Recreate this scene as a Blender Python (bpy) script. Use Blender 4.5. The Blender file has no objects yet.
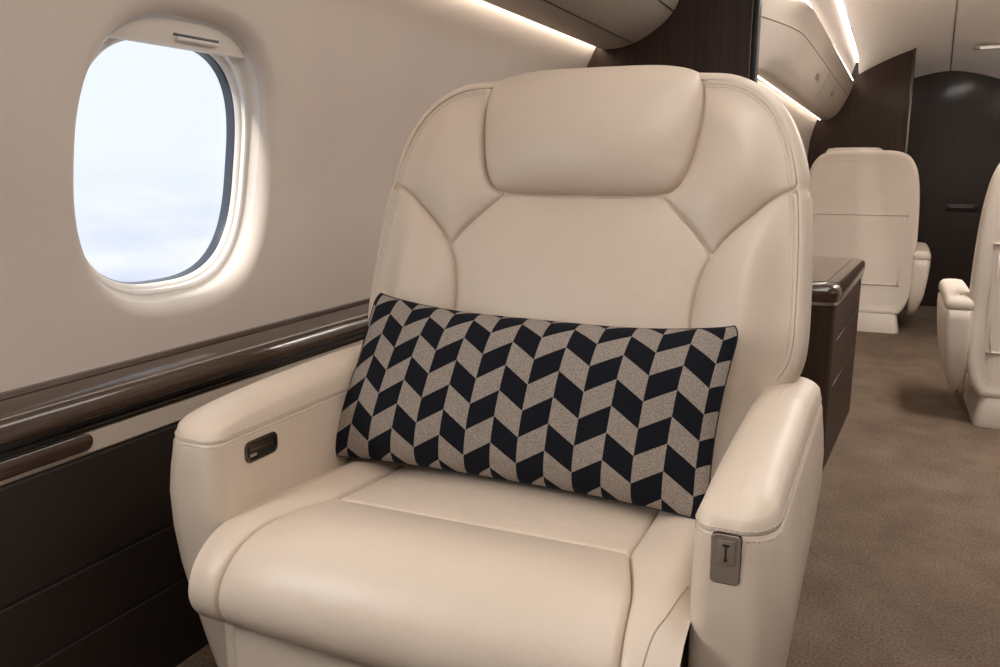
import bpy, bmesh, math, random
import numpy as np
from mathutils import Vector
from mathutils.geometry import delaunay_2d_cdt
random.seed(7)
SC = bpy.context.scene
COL = SC.collection

# ------------------------------------------------------------------ camera
PITCH, YAW, EYE = math.radians(11.2127), math.radians(23.9554), 0.97
cam_d = bpy.data.cameras.new('camera'); cam = bpy.data.objects.new('camera', cam_d); COL.objects.link(cam)
cam_d.sensor_width = 36; cam_d.lens = 850/1000*36; cam_d.clip_start = .02
cam.location = (0, 0, EYE); cam.rotation_euler = (math.pi/2-PITCH, 0, YAW)
SC.camera = cam

# ------------------------------------------------------------------ world, lamps, exposure
vs = SC.view_settings
vs.view_transform = 'Standard'; vs.look = 'None'; vs.gamma = 1; vs.use_curve_mapping = False
vs.exposure = 0.05
W = bpy.data.worlds.new('sky'); SC.world = W; W.use_nodes = True
nt = W.node_tree; bgn = nt.nodes['Background']
tc = nt.nodes.new('ShaderNodeTexCoord'); mp = nt.nodes.new('ShaderNodeMapping')
mp.inputs['Scale'].default_value = (2.2, 2.2, 9)
nz = nt.nodes.new('ShaderNodeTexNoise'); nz.inputs['Scale'].default_value = 2.0; nz.inputs['Detail'].default_value = 6
rp = nt.nodes.new('ShaderNodeValToRGB')
rp.color_ramp.elements[0].position = .38; rp.color_ramp.elements[0].color = (.62, .69, .86, 1)
rp.color_ramp.elements[1].position = .60; rp.color_ramp.elements[1].color = (.90, .92, .96, 1)
sx = nt.nodes.new('ShaderNodeSeparateXYZ'); gr = nt.nodes.new('ShaderNodeMapRange')
gr.inputs['From Min'].default_value = -.12; gr.inputs['From Max'].default_value = .02
mx = nt.nodes.new('ShaderNodeMix'); mx.data_type = 'RGBA'
mx.inputs['B'].default_value = (.80, .86, .95, 1)
L = nt.links.new
L(tc.outputs['Generated'], mp.inputs['Vector']); L(mp.outputs[0], nz.inputs['Vector']); L(nz.outputs['Fac'], rp.inputs[0])
L(tc.outputs['Generated'], sx.inputs[0]); L(sx.outputs['Z'], gr.inputs['Value'])
L(gr.outputs[0], mx.inputs['Factor']); L(rp.outputs[0], mx.inputs['A']); L(mx.outputs['Result'], bgn.inputs[0])
bgn.inputs[1].default_value = 1.12

def lamp_area(name, loc, rot, sx_, sy_, power, col=(1, .9, .8)):
    d = bpy.data.lights.new(name, 'AREA'); d.shape = 'RECTANGLE'; d.size = sx_; d.size_y = sy_
    d.energy = power; d.color = col
    o = bpy.data.objects.new(name, d); COL.objects.link(o); o.location = loc; o.rotation_euler = rot
    return o
# fill lamps added near the ceiling, out of view, and daylight at the right-hand windows
WARM = (1, .95, .90)
lamp_area('fill_lamp', (.10, 1.15, 1.76), (0, 0, 0), .34, 2.4, 12, WARM)  # added fill, stretched aft to put a highlight streak on the ledge
lamp_area('fill_lamp', (-.05, -.45, 1.76), (0, 0, 0), .7, .9, 15, WARM)  # added fill behind the camera, brightens the seat back from the front
lamp_area('fill_lamp', (.62, 3.45, 1.70), (0, math.radians(-12), 0), .24, 1.0, 34, WARM)  # added fill for the dim aft cabin, placed above the frame
for wy in (.15, .95, 1.75):
    lamp_area('window_daylight', (1.29, wy, .98), (0, math.radians(90), 0),   .38, .30, .5, (1, .98, .96))
for wy in (-.65, .20):
    lamp_area('window_daylight', (-1.03, wy, .98), (0, math.radians(-90), 0), .36, .30, 6.5, (.98, .99, 1))
sun_d = bpy.data.lights.new('sun', 'SUN'); sun_d.energy = 3.8; sun_d.angle = math.radians(6); sun_d.color = (1, .97, .93)
sun = bpy.data.objects.new('sun', sun_d); COL.objects.link(sun)
sun.rotation_euler = Vector((.10, .72, -.62)).to_track_quat('-Z', 'Y').to_euler()

# ------------------------------------------------------------------ materials
def mat(name, col, rough=.5, metal=0, coat=0, spec=.5):
    m = bpy.data.materials.new(name); m.use_nodes = True
    b = m.node_tree.nodes['Principled BSDF']
    b.inputs['Base Color'].default_value = (*col, 1); b.inputs['Roughness'].default_value = rough
    b.inputs['Metallic'].default_value = metal; b.inputs['Coat Weight'].default_value = coat
    b.inputs['Coat Roughness'].default_value = .08; b.inputs['Specular IOR Level'].default_value = spec
    return m
def nodes(m): return m.node_tree.nodes, m.node_tree.links, m.node_tree.nodes['Principled BSDF']
def leather(name, col, rough=.42, grain=900, bump=.12, wr=.25):
    m = mat(name, col, rough); N, K, b = nodes(m)
    t = N.new('ShaderNodeTexCoord')
    v = N.new('ShaderNodeTexVoronoi'); v.inputs['Scale'].default_value = grain
    n = N.new('ShaderNodeTexNoise'); n.inputs['Scale'].default_value = 14; n.inputs['Detail'].default_value = 5
    n2 = N.new('ShaderNodeTexNoise'); n2.inputs['Scale'].default_value = 5; n2.inputs['Detail'].default_value = 3
    for q in (v, n, n2): K.new(t.outputs['Object'], q.inputs['Vector'])
    b1 = N.new('ShaderNodeBump'); b1.inputs['Strength'].default_value = bump; b1.inputs['Distance'].default_value = .0006
    b2 = N.new('ShaderNodeBump'); b2.inputs['Strength'].default_value = wr; b2.inputs['Distance'].default_value = .006
    K.new(v.outputs['Distance'], b1.inputs['Height']); K.new(n.outputs['Fac'], b2.inputs['Height'])
    K.new(b1.outputs[0], b2.inputs['Normal']); K.new(b2.outputs[0], b.inputs['Normal'])
    mix = N.new('ShaderNodeMix'); mix.data_type = 'RGBA'
    mix.inputs['A'].default_value = (*[c*.93 for c in col], 1); mix.inputs['B'].default_value = (*[min(1, c*1.05) for c in col], 1)
    K.new(n2.outputs['Fac'], mix.inputs['Factor']); K.new(mix.outputs['Result'], b.inputs['Base Color'])
    return m
def wood(name, c1, c2, rough=.3, coat=.6, axis=1, scale=6):
    m = mat(name, c1, rough, coat=coat); N, K, b = nodes(m)
    t = N.new('ShaderNodeTexCoord'); p = N.new('ShaderNodeMapping')
    s = [38, 38, 38]; s[axis] = 1.2; p.inputs['Scale'].default_value = s
    n = N.new('ShaderNodeTexNoise'); n.inputs['Scale'].default_value = scale/3; n.inputs['Detail'].default_value = 8
    n.inputs['Roughness'].default_value = .65
    r = N.new('ShaderNodeValToRGB'); r.color_ramp.elements[0].position = .30; r.color_ramp.elements[1].position = .72
    r.color_ramp.elements[0].color = (*c1, 1); r.color_ramp.elements[1].color = (*c2, 1)
    K.new(t.outputs['Object'], p.inputs[0]); K.new(p.outputs[0], n.inputs['Vector'])
    K.new(n.outputs['Fac'], r.inputs[0]); K.new(r.outputs[0], b.inputs['Base Color'])
    return m
def emit(name, col, s):
    m = bpy.data.materials.new(name); m.use_nodes = True; n = m.node_tree.nodes; n.clear()
    e = n.new('ShaderNodeEmission'); e.inputs[0].default_value = (*col, 1); e.inputs[1].default_value = s
    o = n.new('ShaderNodeOutputMaterial'); m.node_tree.links.new(e.outputs[0], o.inputs[0]); return m

M_SEAT = leather('seat leather', (.65, .54, .435), .43, wr=.5)
M_THREAD = mat('seat thread', (.60, .50, .41), .7)
M_SEAM = mat('seam', (.40, .32, .25), .8)
M_AFT = leather('aft seat leather', (.72, .64, .56), grain=500, wr=.1, rough=.55)
M_WALL = leather('wall covering', (.62, .545, .485), .62, grain=420, bump=.2, wr=.05)
M_BEIGE = mat('beige lacquer', (.62, .53, .44), .38)
M_BIN = mat('bin laminate', (.52, .46, .40), .45)
M_COVE = mat('cove lining', (.36, .31, .27), .7)
M_CEIL = mat('headliner', (.84, .78, .72), .7)
M_WHITE = mat('window bezel', (.80, .77, .73), .35)
M_REVEAL = mat('window reveal', (.72, .66, .60), .45)
M_GASKET = mat('window gasket', (.05, .06, .08), .3)
M_DARKLEA = leather('dark panel leather', (.021, .013, .0095), .6, grain=500, bump=.15, wr=.04)
M_WOOD = wood('walnut ledge', (.030, .016, .010), (.085, .048, .031), .25, .9, 1)
M_WOODV = wood('walnut veneer', (.026, .014, .009), (.056, .031, .020), .5, .05, 2)
M_WOODV.node_tree.nodes['Principled BSDF'].inputs['Specular IOR Level'].default_value = .25
M_BLACK = mat('black gap', (.008, .007, .006), .35)
M_METAL = mat('brushed metal', (.55, .50, .45), .3, 1)
M_DKMETAL = mat('dark bronze metal', (.13, .105, .085), .28, 1)
M_PLATE = mat('switch plate', (.33, .27, .22), .38, .5)
M_ICON = mat('switch mark', (.03, .022, .018), .4)
M_STRIP = emit('light strip', (1, .86, .72), 9)
M_STRIP2 = emit('cove light', (1, .90, .80), 13)
M_CARPET = mat('carpet', (.25, .19, .145), .95, spec=.1)
N, K, b = nodes(M_CARPET)
t = N.new('ShaderNodeTexCoord'); n1 = N.new('ShaderNodeTexNoise'); n1.inputs['Scale'].default_value = 160; n1.inputs['Detail'].default_value = 4
n3 = N.new('ShaderNodeTexNoise'); n3.inputs['Scale'].default_value = 7; n3.inputs['Detail'].default_value = 3
r = N.new('ShaderNodeValToRGB'); r.color_ramp.elements[0].position = .3; r.color_ramp.elements[1].position = .7
r.color_ramp.elements[0].color = (.075, .052, .037, 1); r.color_ramp.elements[1].color = (.22, .163, .12, 1)
am = N.new('ShaderNodeMath'); am.operation = 'MULTIPLY_ADD'; am.inputs[1].default_value = .35; 
ad = N.new('ShaderNodeMath'); ad.operation = 'MULTIPLY'; ad.inputs[1].default_value = .68
K.new(t.outputs['Object'], n1.inputs['Vector']); K.new(t.outputs['Object'], n3.inputs['Vector'])
K.new(n3.outputs['Fac'], am.inputs[0]); K.new(n1.outputs['Fac'], ad.inputs[0]); K.new(ad.outputs[0], am.inputs[2])
K.new(am.outputs[0], r.inputs[0]); K.new(r.outputs[0], b.inputs['Base Color'])
bp = N.new('ShaderNodeBump'); bp.inputs['Strength'].default_value = .6; bp.inputs['Distance'].default_value = .004
K.new(n1.outputs['Fac'], bp.inputs['Height']); K.new(bp.outputs[0], b.inputs['Normal'])
# pane
M_PANE = bpy.data.materials.new('window pane'); M_PANE.use_nodes = True
N = M_PANE.node_tree.nodes; N.clear(); K = M_PANE.node_tree.links
tr = N.new('ShaderNodeBsdfTransparent'); gl = N.new('ShaderNodeBsdfGlossy'); gl.inputs['Roughness'].default_value = .02
mm = N.new('ShaderNodeMixShader'); mm.inputs[0].default_value = .04; o_ = N.new('ShaderNodeOutputMaterial')
K.new(tr.outputs[0], mm.inputs[1]); K.new(gl.outputs[0], mm.inputs[2]); K.new(mm.outputs[0], o_.inputs[0])
# knitted chevron fabric; the UV is metres across the pillow
def chevron():
    m = mat('chevron knit', (.3, .25, .2), .9, spec=.15); N, K, b = nodes(m)
    uv = N.new('ShaderNodeUVMap'); s = N.new('ShaderNodeSeparateXYZ'); K.new(uv.outputs[0], s.inputs[0])
    def ma(op, a, b_=None, c=None):
        q = N.new('ShaderNodeMath'); q.operation = op
        for i, v in enumerate((a, b_, c)):
            if v is None: continue
            if isinstance(v, (int, float)): q.inputs[i].default_value = v
            else: K.new(v, q.inputs[i])
        return q.outputs[0]
    w, h, a = .0400, .0400, .0270
    cx = ma('DIVIDE', ma('ADD', s.outputs['X'], 10*w+.004), w)
    ci = ma('FLOOR', cx)
    tri = ma('PINGPONG', cx, 1.0)                       # 0..1..0 across two columns
    vv = ma('ADD', s.outputs['Y'], ma('MULTIPLY', tri, a))
    ri = ma('FLOOR', ma('DIVIDE', ma('ADD', vv, 1.0+.012), h))
    par = ma('MODULO', ma('ADD', ci, ri), 2.0)
    par = ma('GREATER_THAN', par, .5)
    t = N.new('ShaderNodeTexCoord')
    n = N.new('ShaderNodeTexNoise'); n.inputs['Scale'].default_value = 620; n.inputs['Detail'].default_value = 2
    K.new(t.outputs['Object'], n.inputs['Vector'])
    rr = N.new('ShaderNodeValToRGB'); rr.color_ramp.elements[0].position = .35; rr.color_ramp.elements[1].position = .68
    rr.color_ramp.elements[0].color = (.19, .155, .13, 1); rr.color_ramp.elements[1].color = (.35, .30, .26, 1)
    K.new(n.outputs['Fac'], rr.inputs[0])
    mixn = N.new('ShaderNodeMix'); mixn.data_type = 'RGBA'
    mixn.inputs['B'].default_value = (.0060, .0068, .0105, 1)
    K.new(par, mixn.inputs['Factor']); K.new(rr.outputs[0], mixn.inputs['A']); K.new(mixn.outputs['Result'], b.inputs['Base Color'])
    bp = N.new('ShaderNodeBump'); bp.inputs['Strength'].default_value = .5; bp.inputs['Distance'].default_value = .0012
    K.new(n.outputs['Fac'], bp.inputs['Height']); K.new(bp.outputs[0], b.inputs['Normal'])
    return m
M_PILLOW = chevron()
M_PIPING = mat('pillow edge', (.012, .012, .016), .85)

# ------------------------------------------------------------------ helpers
def mesh_obj(name, verts, faces, m, parent=None, smooth=True, origin=(0, 0, 0), uv=None):
    ox, oy, oz = origin if parent is None else parent['_o'] if '_o' in parent else origin
    me = bpy.data.meshes.new(name)
    me.from_pydata([(v[0]-ox, v[1]-oy, v[2]-oz) for v in verts], [], [list(f) for f in faces]); me.update()
    if uv is not None:
        l = me.uv_layers.new(name='UVMap')
        for lp in me.loops: l.data[lp.index].uv = uv[lp.vertex_index]
    if smooth:
        for p in me.polygons: p.use_smooth = True
    me.materials.append(m)
    o = bpy.data.objects.new(name, me); COL.objects.link(o)
    if parent is not None: o.parent = parent
    else: o.location = (ox, oy, oz)
    return o
def empty(name, loc, label, cat, group=None):
    o = bpy.data.objects.new(name, None); COL.objects.link(o); o.location = loc; o.empty_display_size = .1
    o['_o'] = list(loc); o['label'] = label; o['category'] = cat
    if group: o['group'] = group
    return o
def tag(o, label, cat, group=None):
    o['label'] = label; o['category'] = cat
    if group: o['group'] = group
    return o
def struct(o): o['kind'] = 'structure'; return o
def fixn(o):
    bm = bmesh.new(); bm.from_mesh(o.data); bmesh.ops.remove_doubles(bm, verts=bm.verts, dist=1e-6)
    bmesh.ops.recalc_face_normals(bm, faces=bm.faces); bm.to_mesh(o.data); bm.free(); return o
def sharp(o, ang=35):
    o.data.set_sharp_from_angle(angle=math.radians(ang)); return o
def box(name, lo, hi, m, parent=None, bev=.004, seg=3, rot=None):
    """bevelled box"""
    bm = bmesh.new(); bmesh.ops.create_cube(bm, size=1)
    for v in bm.verts:
        v.co = Vector([(lo[i]+hi[i])/2 + v.co[i]*(hi[i]-lo[i]) for i in range(3)])
    if bev > 0: bmesh.ops.bevel(bm, geom=bm.edges[:], offset=bev, segments=seg, profile=.5, affect='EDGES')
    bm.verts.index_update(); vs_ = [tuple(v.co) for v in bm.verts]; fs = [[v.index for v in f.verts] for f in bm.faces]; bm.free()
    if rot: vs_ = [tuple(rot(Vector(v))) for v in vs_]
    org = tuple((lo[i]+hi[i])/2 for i in range(2))+(lo[2],)
    o = mesh_obj(name, vs_, fs, m, parent, origin=org); return sharp(o)
def tube_data(pts, r, n=8, closed=False):
    P = [Vector(p) for p in pts]; V = []; F = []
    m_ = len(P)
    for i in range(m_):
        a = P[(i-1) % m_] if closed or i > 0 else P[i]; b_ = P[(i+1) % m_] if closed or i < m_-1 else P[i]
        t_ = (b_-a).normalized(); u = t_.cross(Vector((0, 0, 1)))
        if u.length < .15: u = t_.cross(Vector((1, 0, 0)))
        u.normalize(); w = t_.cross(u)
        for k in range(n):
            q = 2*math.pi*k/n; V.append(P[i]+(u*math.cos(q)+w*math.sin(q))*r)
    for i in range(m_ if closed else m_-1):
        for k in range(n):
            j = (i+1) % m_
            F.append((i*n+k, i*n+(k+1) % n, j*n+(k+1) % n, j*n+k))
    if not closed: F.append(tuple(range(n))[::-1]); F.append(tuple((m_-1)*n+k for k in range(n)))
    return V, F
def tube(name, pts, r, m, parent=None, n=8, closed=False):
    V, F = tube_data(pts, r, n, closed); return mesh_obj(name, V, F, m, parent, origin=tuple(pts[0]))
def resample(pts, step, closed=False):
    P = [np.array(p, float) for p in pts]
    if closed: P.append(P[0])
    out = []
    for a, b_ in zip(P[:-1], P[1:]):
        n = max(1, int(round(np.linalg.norm(b_-a)/step)))
        for k in range(n): out.append(a+(b_-a)*k/n)
    if not closed: out.append(P[-1])
    return out
def spline(pts, n=8, closed=False):
    """Catmull-Rom through the points"""
    P = [np.array(p, float) for p in pts]; m_ = len(P); out = []
    for i in range(m_ if closed else m_-1):
        p0 = P[(i-1) % m_] if (closed or i > 0) else P[i]*2-P[i+1]
        p1 = P[i]; p2 = P[(i+1) % m_]; p3 = P[(i+2) % m_] if (closed or i+2 < m_) else p2*2-p1
        for k in range(n):
            t_ = k/n
            out.append(.5*((2*p1)+(-p0+p2)*t_+(2*p0-5*p1+4*p2-p3)*t_*t_+(-p0+3*p1-3*p2+p3)*t_**3))
    if not closed: out.append(P[-1])
    return out
def dashes(name, pts, m, parent, length=.0036, gap=.0016, r=.00055):
    """row of stitches following a line"""
    P = resample(pts, .0006); V = []; F = []
    d = 0; cur = []; on = True; last = P[0]
    for p in P:
        d += np.linalg.norm(p-last); last = p
        if on: cur.append(p)
        if d > (length if on else gap):
            if on and len(cur) > 2:
                v, f = tube_data([cur[0], cur[len(cur)//2], cur[-1]], r, 5); k = len(V); V += v; F += [tuple(i+k for i in q) for q in f]
            cur = []; on = not on; d = 0
    o = mesh_obj(name, V, F, m, parent); return o
def seg_dist(Q, pl, closed=False):
    """distance of each point of Q (n,2) to a polyline"""
    P = np.array(pl, float); A = P; B = np.roll(P, -1, 0)
    if not closed: A = A[:-1]; B = B[:-1]
    out = np.full(len(Q), 1e9)
    for a, b_ in zip(A, B):
        ab = b_-a; l2 = ab@ab
        if l2 < 1e-14: continue
        t_ = np.clip(((Q-a)@ab)/l2, 0, 1); d = np.linalg.norm(Q-(a+t_[:, None]*ab), axis=1); out = np.minimum(out, d)
    return out
def inside(Q, pl):
    P = np.array(pl, float); x, y = Q[:, 0], Q[:, 1]; r = np.zeros(len(Q), bool); j = len(P)-1
    for i in range(len(P)):
        xi, yi = P[i]; xj, yj = P[j]
        if yi != yj:
            r ^= ((yi > y) != (yj > y)) & (x < (xj-xi)*(y-yi)/(yj-yi)+xi)
        j = i
    return r
def smooth01(x): x = np.clip(x, 0, 1); return x*x*(3-2*x)
def poisson(V, F, fixed, it=260):
    F = np.array(F); n = len(V); I = []; J = []; Wt = []
    for a, b_, c in ((0, 1, 2), (1, 2, 0), (2, 0, 1)):
        p, q, r_ = V[F[:, a]], V[F[:, b_]], V[F[:, c]]
        e1 = p-r_; e2 = q-r_; cr = np.abs(e1[:, 0]*e2[:, 1]-e1[:, 1]*e2[:, 0])+1e-12
        w = np.clip(.5*np.sum(e1*e2, 1)/cr, .01, 20); I.append(F[:, a]); J.append(F[:, b_]); Wt.append(w)
    I = np.concatenate(I); J = np.concatenate(J); Wt = np.concatenate(Wt)
    dg = np.bincount(I, Wt, n)+np.bincount(J, Wt, n)+1e-9
    p, q, r_ = V[F[:, 0]], V[F[:, 1]], V[F[:, 2]]
    ar = .5*np.abs((q-p)[:, 0]*(r_-p)[:, 1]-(q-p)[:, 1]*(r_-p)[:, 0]); rhs = np.zeros(n)
    for k in range(3): rhs += np.bincount(F[:, k], ar/3, n)
    fr = ~fixed
    A = lambda x: (dg*x-np.bincount(I, Wt*x[J], n)-np.bincount(J, Wt*x[I], n))*fr
    x = np.zeros(n); r0 = rhs*fr; z = r0/dg; d = z.copy(); rz = r0@z
    for _ in range(it):
        Ad = A(d); al = rz/(d@Ad+1e-30); x += al*d; r0 = r0-al*Ad; z = r0/dg; rn = r0@z
        if rn < 1e-16*rz or rn < 1e-22: break
        d = z+rn/rz*d; rz = rn
    return np.maximum(x, 0)
def panel(name, outline, mapping, m, parent, puff=.02, outer=None, edge_h=.007, L_seam=.0055, L_puff=.08, L_outer=.05,
          step=.010, skirt=.02, groove=.003, lift=None, nofold=False):
    """A padded panel: outline in parameter space, mapping(P(n,2), h(n)) -> (n,3). 'outer' polylines have a soft edge."""
    ol = resample(outline, .006, True); O = np.array(ol)
    lo, hi = O.min(0), O.max(0)
    pts = [O]
    gx, gy = np.meshgrid(np.arange(lo[0], hi[0], step), np.arange(lo[1], hi[1], step)); G = np.stack([gx.ravel(), gy.ravel()], 1)
    G = G+((np.arange(len(G)) % 2)*.0)[:, None]
    G = G[inside(G, O)]; G = G[seg_dist(G, O, True) > .0135]
    ring = []
    C_ = O; nxt = np.roll(C_, -1, 0); prv = np.roll(C_, 1, 0); tn = nxt-prv; tn /= (np.linalg.norm(tn, axis=1)[:, None]+1e-12)
    nn = np.stack([-tn[:, 1], tn[:, 0]], 1)
    area = .5*np.sum(C_[:, 0]*nxt[:, 1]-nxt[:, 0]*C_[:, 1])
    if area < 0: nn = -nn
    for d in (.0012, .003, .0055, .009):
        R_ = C_+nn*d; R_ = R_[inside(R_, O)]; R_ = R_[seg_dist(R_, O, True) > d*.97]; ring.append(R_)
    Q = np.concatenate([O]+ring+[G]); n0 = len(O)
    res = delaunay_2d_cdt([Vector(q) for q in Q], [(i, (i+1) % n0) for i in range(n0)], [], 2, 1e-6)
    V = np.array([tuple(v) for v in res[0]]); F = [tuple(f) for f in res[2]]
    cen = np.array([V[list(f)].mean(0) for f in F]); keep = inside(cen, O); F = [f for f, k_ in zip(F, keep) if k_]
    outer = outer or []
    # seams = outline minus the outer stretches
    if outer:
        do = np.min([seg_dist(O, pl) for pl in outer], 0); isout = do < .002
    else: isout = np.zeros(n0, bool)
    segs = [(O[i], O[(i+1) % n0]) for i in range(n0) if not (isout[i] and isout[(i+1) % n0])]
    osegs = [(O[i], O[(i+1) % n0]) for i in range(n0) if (isout[i] and isout[(i+1) % n0])]
    def dist(sg):
        out = np.full(len(V), 9.)
        for a, b_ in sg:
            ab = b_-a; l2 = ab@ab+1e-15; t_ = np.clip(((V-a)@ab)/l2, 0, 1)
            out = np.minimum(out, np.linalg.norm(V-(a+t_[:, None]*ab), axis=1))
        return out
    ds = dist(segs) if segs else np.full(len(V), 9.); dd = dist(osegs) if osegs else np.full(len(V), 9.)
    f = lambda x: np.sqrt(1-(1-np.clip(x, 0, 1))**2)
    dall = np.minimum(ds, dd)
    hseam = f(ds/L_seam)                                  # crisp edge at seams
    fixed = (dall < 1e-5)
    u = poisson(V, F, fixed); u = u/u.max()
    soft = smooth01(dd/L_outer) if osegs else np.ones(len(V))
    h = -groove+(groove+edge_h)*hseam + puff*np.clip(u, 0, 1)**.85*(.06+.94*soft)
    if lift is not None: h = h+lift(V)
    X = mapping(V, h)
    k0 = len(V)
    # skirt closing the edge behind
    d0 = {tuple(np.round(v, 6)): i for i, v in enumerate(V)}
    loop = [d0.get(tuple(np.round(o, 6))) for o in O]
    verts = [tuple(x) for x in X]; faces = list(F)
    if skirt and all(i is not None for i in loop):
        B_ = mapping(V[loop], h[loop]-skirt)
        verts += [tuple(x) for x in B_]
        for i in range(n0):
            j = (i+1) % n0; faces.append((loop[i], loop[j], k0+j, k0+i))
        faces.append(tuple(range(k0, k0+n0)))
    o = mesh_obj(name, verts, faces, m, parent); bm = bmesh.new(); bm.from_mesh(o.data)
    bmesh.ops.recalc_face_normals(bm, faces=bm.faces); bm.to_mesh(o.data); bm.free()
    sharp(o, 60); return o
def loft(name, rings, m, parent=None, cap0=True, cap1=True, origin=(0, 0, 0), closed=True, smooth=True, ang=40):
    n = len(rings[0]); V = [tuple(p) for r_ in rings for p in r_]; F = []
    for i in range(len(rings)-1):
        for k in range(n if closed else n-1):
            j = (k+1) % n; F.append((i*n+k, i*n+j, (i+1)*n+j, (i+1)*n+k))
    if cap0: F.append(tuple(range(n))[::-1])
    if cap1: F.append(tuple((len(rings)-1)*n+k for k in range(n)))
    o = mesh_obj(name, V, F, m, parent, smooth=smooth, origin=origin)
    bm = bmesh.new(); bm.from_mesh(o.data); bmesh.ops.recalc_face_normals(bm, faces=bm.faces); bm.to_mesh(o.data); bm.free()
    sharp(o, ang); return o
def extrude_y(name, prof, y0, y1, m, parent=None, closed=True, ang=30, prof1=None, nseg=1):
    """prof: list of (x,z). Runs along the cabin."""
    prof1 = prof1 or prof; R_ = []
    for i in range(nseg+1):
        t_ = i/nseg
        R_.append([(a[0]*(1-t_)+b_[0]*t_, y0+(y1-y0)*t_, a[1]*(1-t_)+b_[1]*t_) for a, b_ in zip(prof, prof1)])
    cx = sum(p[0] for p in prof)/len(prof)
    return loft(name, R_, m, parent, cap0=closed, cap1=closed, closed=closed, ang=ang, origin=(cx, (y0+y1)/2, min(p[1] for p in prof)))

# ------------------------------------------------------------------ cabin shell
Y0, YP, YA = -1.3, 2.70, 6.60
WP = [(.55, -1.003), (.68, -1.0), (.85, -.994), (1.0, -.974), (1.15, -.941), (1.25, -.907), (1.34, -.865), (1.45, -.80)]
WPs = spline(WP, 10)
def wallx(z): return float(np.interp(z, [p[0] for p in WPs], [p[1] for p in WPs]))
XM = .20                                                # cabin centre line, forward section
def superell(cy, cz, a, b_, n=96, p=2.75):
    out = []
    for i in range(n):
        t_ = 2*math.pi*i/n; c, s_ = math.cos(t_), math.sin(t_)
        out.append((cy+a*math.copysign(abs(c)**(2/p), c), cz+b_*math.copysign(abs(s_)**(2/p), s_)))
    return out
def window_wall(name, y0, y1, z0, z1, wins, mirror=False):
    """curved side wall with rounded lips at each window"""
    A_, B_ = .190, .212; LIP = .022
    pts = []; edges = []
    rect = resample([(y0, z0), (y1, z0), (y1, z1), (y0, z1)], .06, True)
    pts += [tuple(p) for p in rect]; edges += [(i, (i+1) % len(rect)) for i in range(len(rect))]
    loops = []
    for cy, cz in wins:
        l = superell(cy, cz, A_+LIP, B_+LIP); k = len(pts); loops.append(l); pts += l
        edges += [(k+i, k+(i+1) % len(l)) for i in range(len(l))]
    gx, gy = np.meshgrid(np.arange(y0+.03, y1-.02, .04), np.arange(z0+.02, z1-.01, .025)); G = np.stack([gx.ravel(), gy.ravel()], 1)
    for l in loops: G = G[(~inside(G, l)) & (seg_dist(G, l, True) > .012)]
    pts += [tuple(g) for g in G]
    res = delaunay_2d_cdt([Vector(p) for p in pts], edges, [], 0, 1e-6)
    V = np.array([tuple(v) for v in res[0]]); F = [tuple(f) for f in res[2]]
    cen = np.array([V[list(f)].mean(0) for f in F]); keep = np.ones(len(F), bool)
    for l in loops: keep &= ~inside(cen, l)
    F = [f for f, k_ in zip(F, keep) if k_]
    P3 = [(wallx(v[1]), v[0], v[1]) for v in V]
    d0 = {tuple(np.round(v, 5)): i for i, v in enumerate(V)}
    for (cy, cz), l in zip(wins, loops):
        prev = [d0[tuple(np.round(p, 5))] for p in l]
        for ang in (12, 26, 42, 58, 74, 90):
            q = math.radians(ang); off = LIP*(1-math.sin(q)); dep = LIP*(1-math.cos(q))
            rr = superell(cy, cz, A_+off, B_+off); k = len(P3)
            for (yy, zz) in rr: P3.append((wallx(zz)-dep, yy, zz+dep*.0))
            cur = list(range(k, k+len(rr)))
            for i in range(len(rr)): j = (i+1) % len(rr); F.append((prev[i], prev[j], cur[j], cur[i]))
            prev = cur
    if mirror: P3 = [(2*XM-x, y, z) for x, y, z in P3]
    o = mesh_obj(name, P3, F, M_WALL); fixn(o)
    # normals towards the cabin
    me = o.data; c = sum((p.normal.x*p.area for p in me.polygons))
    if (c < 0) != mirror: me.flip_normals()
    return struct(o)
WC = (1.019, .97)
window_wall('wall_left', Y0, YP, .684, 1.345, [WC, (.20, .97)])
window_wall('wall_right', Y0, YP, .684, 1.345, [(.15, .97), (.95, .97), (1.75, .97)], True)

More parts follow.
